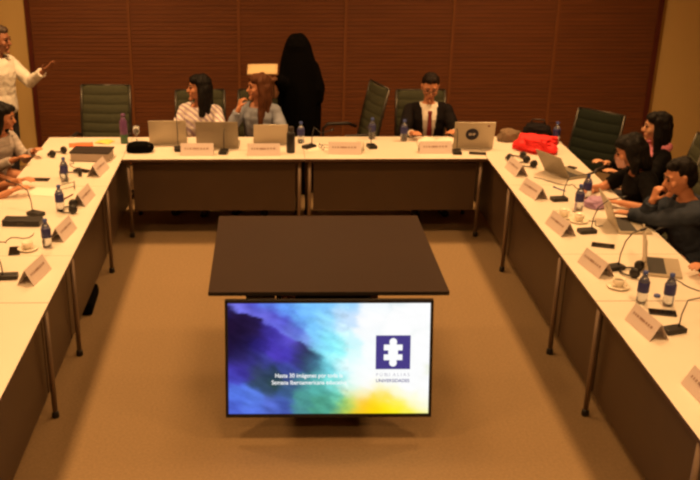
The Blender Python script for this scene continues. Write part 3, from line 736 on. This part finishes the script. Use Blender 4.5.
laptop('open beige laptop left of the darker one, before the woman in stripes', -1.24, .50, R(3), 'silver', 106, .34)
laptop('open dark grey laptop between the two seated women', -.78, .36, R(-2), 'greycase', 104, .38, .25)
laptop('open beige laptop in front of the woman with long brown hair', -.30, .50, R(2), 'silver', 112, .31, .2)
laptop('open silver laptop with a round dark badge, right of the suited man', 1.53, .34, R(-3), 'silver', 106, .36, .25, badge)
laptop('open grey laptop behind the red cloth on the right row', 2.06, -.52, R(-66), 'greycase', 122, .32, .21)
laptop('open silver laptop at the hand of the man in slate jacket', 2.12, -1.80, R(-94), 'silver', 112, .33, .23, dot)
laptop('open laptop with black lid seen edge-on in front of blue-labelled bottles', 2.07, -2.58, R(-106), 'silver', 96, .32, .22)

def bottle(label, x, y, lab='bluel', h=.215, grp='water bottles on the tables'):
    h *= .93
    t = thing('water_bottle', label, 'bottle', tabletop(x, y), random.uniform(0, 6), grp)
    MB().lathe([(.024, 0), (.031, .006), (.032, .05), (.030, .07), (.032, .09), (.032, h - .07), (.024, h - .045), (.0125, h - .03), (.0125, h - .018)], 'water', 20).build('body', t)
    MB().lathe([(.0328, .072), (.0334, .074), (.0334, .132), (.0328, .134)], lab, 20).build('label_band', t)
    MB().lathe([(.0145, h - .02), (.015, h - .018), (.015, h - .002), (.0135, h)], 'capb', 16).build('cap', t)
    return t
for l, x, y in [('clear water bottle before the black robe', -.02, .55), ('clear water bottle by the sideways chair on back table', .65, .70), ('clear water bottle at the right hand of the suited man', .94, .62),
                ('water bottle behind the red cloth in the back right corner', 2.33, .52), ('water bottle with blue label among things before the woman in black', 1.98, -1.44), ('water bottle with blue label closest to the black top woman', 2.12, -1.16),
                ('blue-labelled bottle, left one of the pair on the near right table', 1.86, -3.15), ('blue-labelled bottle, right one of the pair on the near right table', 2.00, -3.19),
                ('water bottle beside the headset at the back of the left row', -1.97, -.66), ('water bottle behind the third name card of the left row', -1.86, -1.42), ('water bottle at the end of the flat black case', -1.80, -2.19), ]:
    bottle(l, x, y)
t = thing('drink_bottle', 'purple bottle with green lower half at the back left corner', 'bottle', tabletop(-1.65, .56))
MB().lathe([(.033, .07), (.035, .08), (.035, .20), (.022, .225), (.018, .25)], 'purple', 20).build('upper_body', t)
MB().lathe([(.030, 0), (.035, .006), (.0355, .085), (.033, .09)], 'green', 20).build('lower_body', t)
MB().lathe([(.02, .245), (.02, .27), (.015, .275)], 'purple', 16).build('cap', t)
t = thing('thermos_bottle', 'tall black thermos bottle in the middle of the back table', 'bottle', tabletop(-.12, .22))
MB().lathe([(.034, 0), (.038, .006), (.038, .17), (.028, .195)], 'blackp', 20).build('body', t); MB().lathe([(.028, .19), (.028, .23), (.022, .235)], 'darkp', 18).build('lid', t)
t = thing('drinking_glass', 'clear stemmed glass behind the black pouch on the back table', 'glass', tabletop(-1.54, .60))
MB().lathe([(.03, 0), (.03, .004), (.005, .012), (.005, .06), (.028, .085), (.032, .15)], 'water', 20).build('bowl', t)

def mic(label, x, y, rz, reach=.2, hgt=.26):
    t = thing('gooseneck_microphone', label, 'microphone', tabletop(x, y), rz, 'gooseneck microphones on the tables')
    MB().box((0, 0, .014), (.075, .12, .028), 'blackp', bev=.005).build('base', t)
    MB().tube([(0, .03, .028), (0, .035, .1), (0, .06, .18), (0, .06 + reach * .45, hgt - .01), (0, .06 + reach, hgt)], .004, 'darkp', 8).build('gooseneck', t)
    MB().lathe([(.004, 0), (.0085, .004), (.0085, .04), (.005, .046)], 'blackp', 12, (0, .06 + reach, hgt), rX(-R(80))).build('capsule', t)
    return t
mic('gooseneck microphone before the beige laptop of the striped blouse', -1.13, .30, R(8), .14)
mic('gooseneck microphone in front of the dark grey laptop', -.72, .20, R(-6), .1, .2)
mic('gooseneck microphone beside the eyeglasses on the back table', .05, .38, R(-50), .2, .12)
mic('gooseneck microphone between sideways chair and suited man', .62, .38, R(10), .1, .14)
mic('gooseneck microphone left of the badged laptop', 1.36, .18, R(-4), .1, .2)
mic('gooseneck microphone by the second name card of the right row', 1.90, -1.20, R(-82), .15, .2)
mic('gooseneck microphone in front of the silver laptop with black sticker', 1.90, -1.93, R(-80), .16, .24)
mic('gooseneck microphone in front of the black laptop lid', 1.87, -2.62, R(-70), .1, .24)
mic('gooseneck microphone by the bottle pair, nearest on the right row', 1.90, -3.55, R(-72), .34, .2)
mic('gooseneck microphone on the left row by the fourth name card', -1.93, -2.74, R(95), .02, .26)
mic('gooseneck microphone behind the flat black case on the left row', -2.02, -1.52, R(60), .16, .22)

def phone(label, x, y, rz):
    t = thing('mobile_phone', label, 'phone', tabletop(x, y), rz, 'phones on the tables')
    MB().box((0, 0, .005), (.075, .15, .009), 'blackp', bev=.003).build('body', t); MB().box((0, 0, .0097), (.068, .14, .0008), 'scr').build('screen', t); return t
phone('black phone on the back table right of the microphone at badged laptop', 1.54, .16, R(80))
phone('black phone beside the grey laptop on the right row', 2.22, -.34, R(-40))
phone('black phone between third and fourth name cards of the right row', 1.93, -2.20, R(70))
phone('black phone between the bottle pair and the nearest right microphone', 1.93, -3.30, R(75))
phone('black phone on the left row near the seated person in stripes', -2.18, -.62, R(86))
phone('black phone beside the first name card of the left row', -1.88, -.36, R(60))
phone('black phone between black case and fourth name card on the left', -2.00, -2.27, R(10))

def headset(label, x, y, rz):
    t = thing('headset', label, 'headset', tabletop(x, y), rz, 'headsets lying on the tables')
    MB().tube([(.075 * math.cos(a), .085 * math.sin(a), .012) for a in [q * PI / 10 for q in range(11)]], .006, 'blackp', 8).build('headband', t)
    for sx in (-1, 1):
        c = MB().lathe([(.012, -.016), (.03, -.013), (.034, 0), (.03, .013), (.012, .016)], 'blackp', 16, (sx * .075, -.015, .034), rY(PI / 2)).build('ear_cup', t)
    return t
for l, x, y, a in [('black headset at the far back of the left row', -2.19, .14, 60), ('black headset behind first name card of the left row', -1.95, -.52, 20), ('black headset beside the bottle behind the third left name card', -1.78, -1.42, 100),
                   ('black headset behind the first name card of the right row', 1.83, -.03, 30), ('black headset next to the grey laptop on the right row', 1.90, -.22, 100), ('black headset in front of black laptop lid', 1.97, -2.70, 60)]:
    headset(l, x, y, R(a))

def cup(label, x, y, full=True):
    t = thing('coffee_cup', label, 'cup', tabletop(x, y), random.uniform(0, 6), 'cups on the tables')
    MB().lathe([(.03, 0), (.06, .006), (.068, .013), (.066, .015), (.03, .007)], 'ceramic', 24).build('saucer', t)
    MB().lathe([(.02, .008), (.034, .03), (.039, .06), (.037, .06), (.032, .04), (.002, .036)], 'ceramic', 24).build('bowl', t)
    MB().tube([(.036, 0, .05), (.056, 0, .05), (.058, 0, .03), (.034, 0, .026)], .004, 'ceramic', 8).build('handle', t)
    if full: MB().lathe([(.001, .044), (.034, .044), (.034, .046), (.001, .046)], 'coffee', 20).build('coffee', t)
cup('white coffee cup behind the third name card of the right row', 1.83, -1.60); cup('white coffee cup closer to the bottles before the woman in black', 1.91, -1.70)
cup('white cup beside the left one of the bottle pair', 1.80, -2.92); cup('white cup left of the flat black case', -1.92, -2.24, False)

def glasses(label, x, y, rz):
    t = thing('eyeglasses', label, 'glasses', tabletop(x, y), rz, 'eyeglasses lying on the tables')
    m = MB()
    for sx in (-1, 1): m.tube([(sx * .034 + .026 * math.cos(a), 0, .024 + .02 * math.sin(a)) for a in [q * PI / 8 for q in range(17)]], .003, 'darkp', 6)
    m.tube([(-.01, 0, .03), (.01, 0, .03)], .003, 'darkp', 6); m.build('rims', t)
    for sx in (-1, 1): MB().tube([(sx * .06, 0, .03), (sx * .064, .06, .02), (sx * .06, .13, .005)], .0028, 'darkp', 6).build('temple', t)
glasses('dark eyeglasses on the back table below the black robe', .16, .33, R(-70)); glasses('dark eyeglasses between first and second name cards of the left row', -1.86, -.84, R(100))

def lump(name, label, cat, x, y, rz, dims, m, seed, amp=.2, parts=None):
    b = bmesh.new(); bmesh.ops.create_icosphere(b, subdivisions=5, radius=.5)
    for v in b.verts:
        n = noise.fractal(v.co * 3.2 + Vector((seed, 0, 0)), .9, 2, 4); rg = 1 - abs(noise.noise(v.co * 5 + Vector((0, seed, 0))))
        p = v.co * (1 + amp * n + amp * .5 * (rg - .8)); s = lambda q: math.copysign(abs(q * 2) ** .75 / 2, q)
        v.co = Vector((s(p.x) * dims[0], s(p.y) * dims[1], max(0, s(p.z) + .36) / .86 * dims[2]))
    me = bpy.data.meshes.new(name); b.to_mesh(me); b.free(); me.polygons.foreach_set('use_smooth', [True] * len(me.polygons))
    if parts:
        t = thing(name, label, cat, tabletop(x, y), rz); mesh_obj('body', me, [m], t)
        for pn, f in parts: f(MB()).build(pn, t)
        return t
    o = mesh_obj(name, me, [m]); o.location = tabletop(x, y); o.rotation_euler = (0, 0, rz); return tag(o, label, cat)
lump('red_cloth', 'crumpled bright red cloth lying on the back right corner table', 'cloth', 2.08, .27, R(-32), (.38, .27, .14), 'redc', 2.3, .38)
lump('handbag', 'black handbag behind the red cloth at the back right corner', 'bag', 2.17, .60, R(-15), (.26, .16, .17), 'suit', 5.1, .15,
     [('handle', lambda m: m.tube([(-.08, 0, .14), (-.05, .01, .2), (.05, .01, .2), (.08, 0, .14)], .007, 'blackp'))])
lump('scarf', 'brown bundled scarf between badged laptop and black handbag', 'scarf', 1.92, .62, R(10), (.2, .14, .11), 'brownc', 8.7, .25)
lump('pouch', 'black pouch at the left end of the back table', 'pouch', -1.47, .26, R(2), (.24, .15, .09), 'blackc', 3.9, .1,
     [('zip_pull', lambda m: m.box((.09, -.07, .07), (.02, .006, .008), 'chrome'))])
lump('lilac_cloth', 'lilac and blue bundled cloth before the woman in black top', 'cloth', 2.15, -1.34, R(40), (.2, .15, .07), 'lilac', 1.4, .25)

t = thing('document_stack', 'grey document stack with dark cover at the back left corner', 'documents', tabletop(-1.86, .03), R(-5))
MB().box((0, 0, .035), (.33, .21, .07), 'boxgrey', bev=.003).build('pages', t); MB().box((0, .006, .076), (.35, .225, .011), 'darkp', bev=.002).build('cover', t)
def sheet(name, label, cat, x, y, rz, w, d, m, curl=.0, th=.0015, z=0, grp=None):
    o = MB().grid(lambda u, v: Vector(((u - .5) * w, (v - .5) * d, .001 + curl * math.sin(u * PI) ** 2 + .4 * curl * math.sin(v * 3))), 12, 6, th, m).build(name)
    p = tabletop(x, y); o.location = (p[0], p[1], p[2] + z); o.rotation_euler = (0, 0, rz); return tag(o, label, cat, grp)
sheet('leaflet', 'orange printed leaflet behind the grey document stack', 'leaflet', -2.04, .50, R(12), .22, .15, 'orangep', .004)
sheet('leaflet', 'yellow printed leaflet beside the orange one at the back left', 'leaflet', -1.84, .60, R(-20), .15, .14, 'yellowp', .012)
o = MB().grid(lambda u, v: Vector(((u - .5) * .38, (v - .5) * .25, .002 + .035 * abs(math.sin(u * 2 * PI)) ** .7)), 24, 4, .004, 'paper').build('booklet')
o.location = tabletop(1.24, .52); o.rotation_euler = (0, 0, R(-4)); tag(o, 'white open booklet in front of the man in a suit', 'booklet')
o = MB().grid(lambda u, v: Vector(((u - .5) * .07, (.5 - abs(v - .5)) * -.0 + (v - .5) * .07, .0015 + .10 * (1 - abs(v - .5) * 2))), 2, 8, .0015, 'paper', False).build('tent_card')
o.location = tabletop(.50, .24); o.rotation_euler = (0, 0, R(-20)); tag(o, 'small bright white tent card left of the sideways chair', 'card')
sheet('paper_sheet', 'loose white paper under the eyeglasses on the back table', 'paper', .10, .42, R(14), .2, .28, 'paper', .003)
sheet('paper_sheet', 'loose white paper on the left row near the phone', 'paper', -2.08, -.95, R(80), .2, .28, 'paper', .003)
t = thing('flat_case', 'long flat black case lying across the left row', 'case', tabletop(-2.07, -1.72), R(-3))
MB().box((0, 0, .022), (.27, .12, .044), 'blackp', bev=.008).build('shell', t); MB().box((0, -.061, .024), (.05, .004, .012), 'chrome').build('clasp', t)
tag(MB().lathe([(.018, 0), (.019, .002), (.019, .012), (.016, .014)], 'capb', 16).build('bottle_cap'), 'loose blue bottle cap between the two blue-labelled bottles', 'cap').location = tabletop(1.985, -3.06)
t = thing('soft_case', 'black soft case on the floor under the left row of tables', 'bag', (-1.69, -1.47, 0), R(2))
MB().box((0, 0, .05), (.1, .42, .1), 'blackc', bev=.03).build('body', t); MB().tube([(0, -.1, .095), (0, -.08, .125), (0, .08, .125), (0, .1, .095)], .008, 'blackp').build('handle', t)
def cable(label, pts):
    tag(MB().tube([(x, y, TZ + .004) for x, y in pts], .003, 'darkp', 6).build('cable'), label, 'cable', 'thin cables on the tables')
def wavy(x, y, n, dx, dy, a): return [(x + dx * t / n + a * math.sin(t * .9), y + dy * t / n + a * math.cos(t * 1.3)) for t in range(n + 1)]
cable('thin dark cable winding beside the grey laptop on the right row', wavy(1.86, -.62, 14, .35, -.3, .035))
cable('thin dark cable curling between the cups and the silver laptop', wavy(1.93, -1.5, 14, .12, -.32, .03))
cable('thin dark cable from the black-lidded laptop to the right table edge', wavy(2.16, -2.78, 14, .2, -.36, .02))
cable('thin dark cable curling beside the flat black case on the left row', wavy(-1.95, -1.95, 14, -.3, -.25, .03))
cable('thin dark cable winding between headsets at the back of the left row', wavy(-2.05, -.05, 14, .16, -.36, .035))
def pen(label, x, y, a, m):
    t = thing('pen', label, 'pen', (x, y, TZ + .0055), a, 'pens on the tables')
    MB().tube([(-.07, 0, 0), (.055, 0, 0), (.068, 0, 0)], [.0048, .0048, .0015], m, 8).build('barrel', t); MB().box((-.05, 0, .0055), (.035, .003, .002), 'chrome').build('clip', t)
pen('dark pen on the back table beside the white tent card', .30, .42, R(20), 'darkp')
pen('blue pen beside the second name card of the right row', 1.98, -.92, R(-60), 'capb')
pen('dark red pen beside the second name card of the left row', -1.86, -1.08, R(70), 'tie')
# sheet held out by the person in the robe
o = MB().grid(lambda u, v: Vector(((u - .5) * .29, (v - .5) * .16, .006 * math.sin(u * 2))), 8, 4, .012, 'cream').build('paper_folder')
o.location = (-.375, 1.22, 1.295); o.rotation_euler = (R(25), 0, R(-2)); tag(o, 'cream folder held out by the person in the black robe', 'folder')

# ------------------------------------------------------------------ light
WARM = (1., .55, .215)
def area(name, loc, size, power, rot=(0, 0, 0), col=WARM, sy=None, spread=180):
    l = bpy.data.lights.new(name, 'AREA'); l.energy = power; l.color = col; l.size = size; l.spread = R(spread)
    if sy: l.shape = 'RECTANGLE'; l.size_y = sy
    o = bpy.data.objects.new(name, l); COL.objects.link(o); o.location = loc; o.rotation_euler = rot; return o
for x in (-2.2, 0, 2.2):
    for y in (-7.2, -4.4, -1.9, .5):
        area('ceiling_lamp', (x, y, ZC - .02), .3 if x else .7, (38 if x > 0 else 42 if x else 23) * (1.5 if y > 0 else 1), spread=130)
w = bpy.data.worlds.new('w'); scn.world = w; w.use_nodes = True
w.node_tree.nodes['Background'].inputs[0].default_value = (0, 0, 0, 1)

# ------------------------------------------------------------------ camera
cd = bpy.data.cameras.new('camera'); cam = bpy.data.objects.new('camera', cd); COL.objects.link(cam)
cam.location = (-.304, -8.469, 3.072)
cd.sensor_width = 36; cd.lens = 996.155 / 700 * 36
cd.shift_x = 74.5 / 700; cd.shift_y = 57.326 / 700
cam.rotation_mode = 'QUATERNION'
qz = Matrix.Rotation(R(-.309), 3, 'Z') @ Matrix.Rotation(R(90 - 23.292), 3, 'X') @ Matrix.Rotation(R(-.055), 3, 'Z')
cam.rotation_quaternion = qz.to_quaternion()
cd.clip_start = .05
scn.camera = cam
scn.view_settings.view_transform = 'Standard'; scn.view_settings.look = 'None'; scn.view_settings.gamma = 1
scn.view_settings.exposure = 0.0
scn.cycles.use_denoising = True
scn.cycles.max_bounces = 6
scn.cycles.filter_width = 2.5
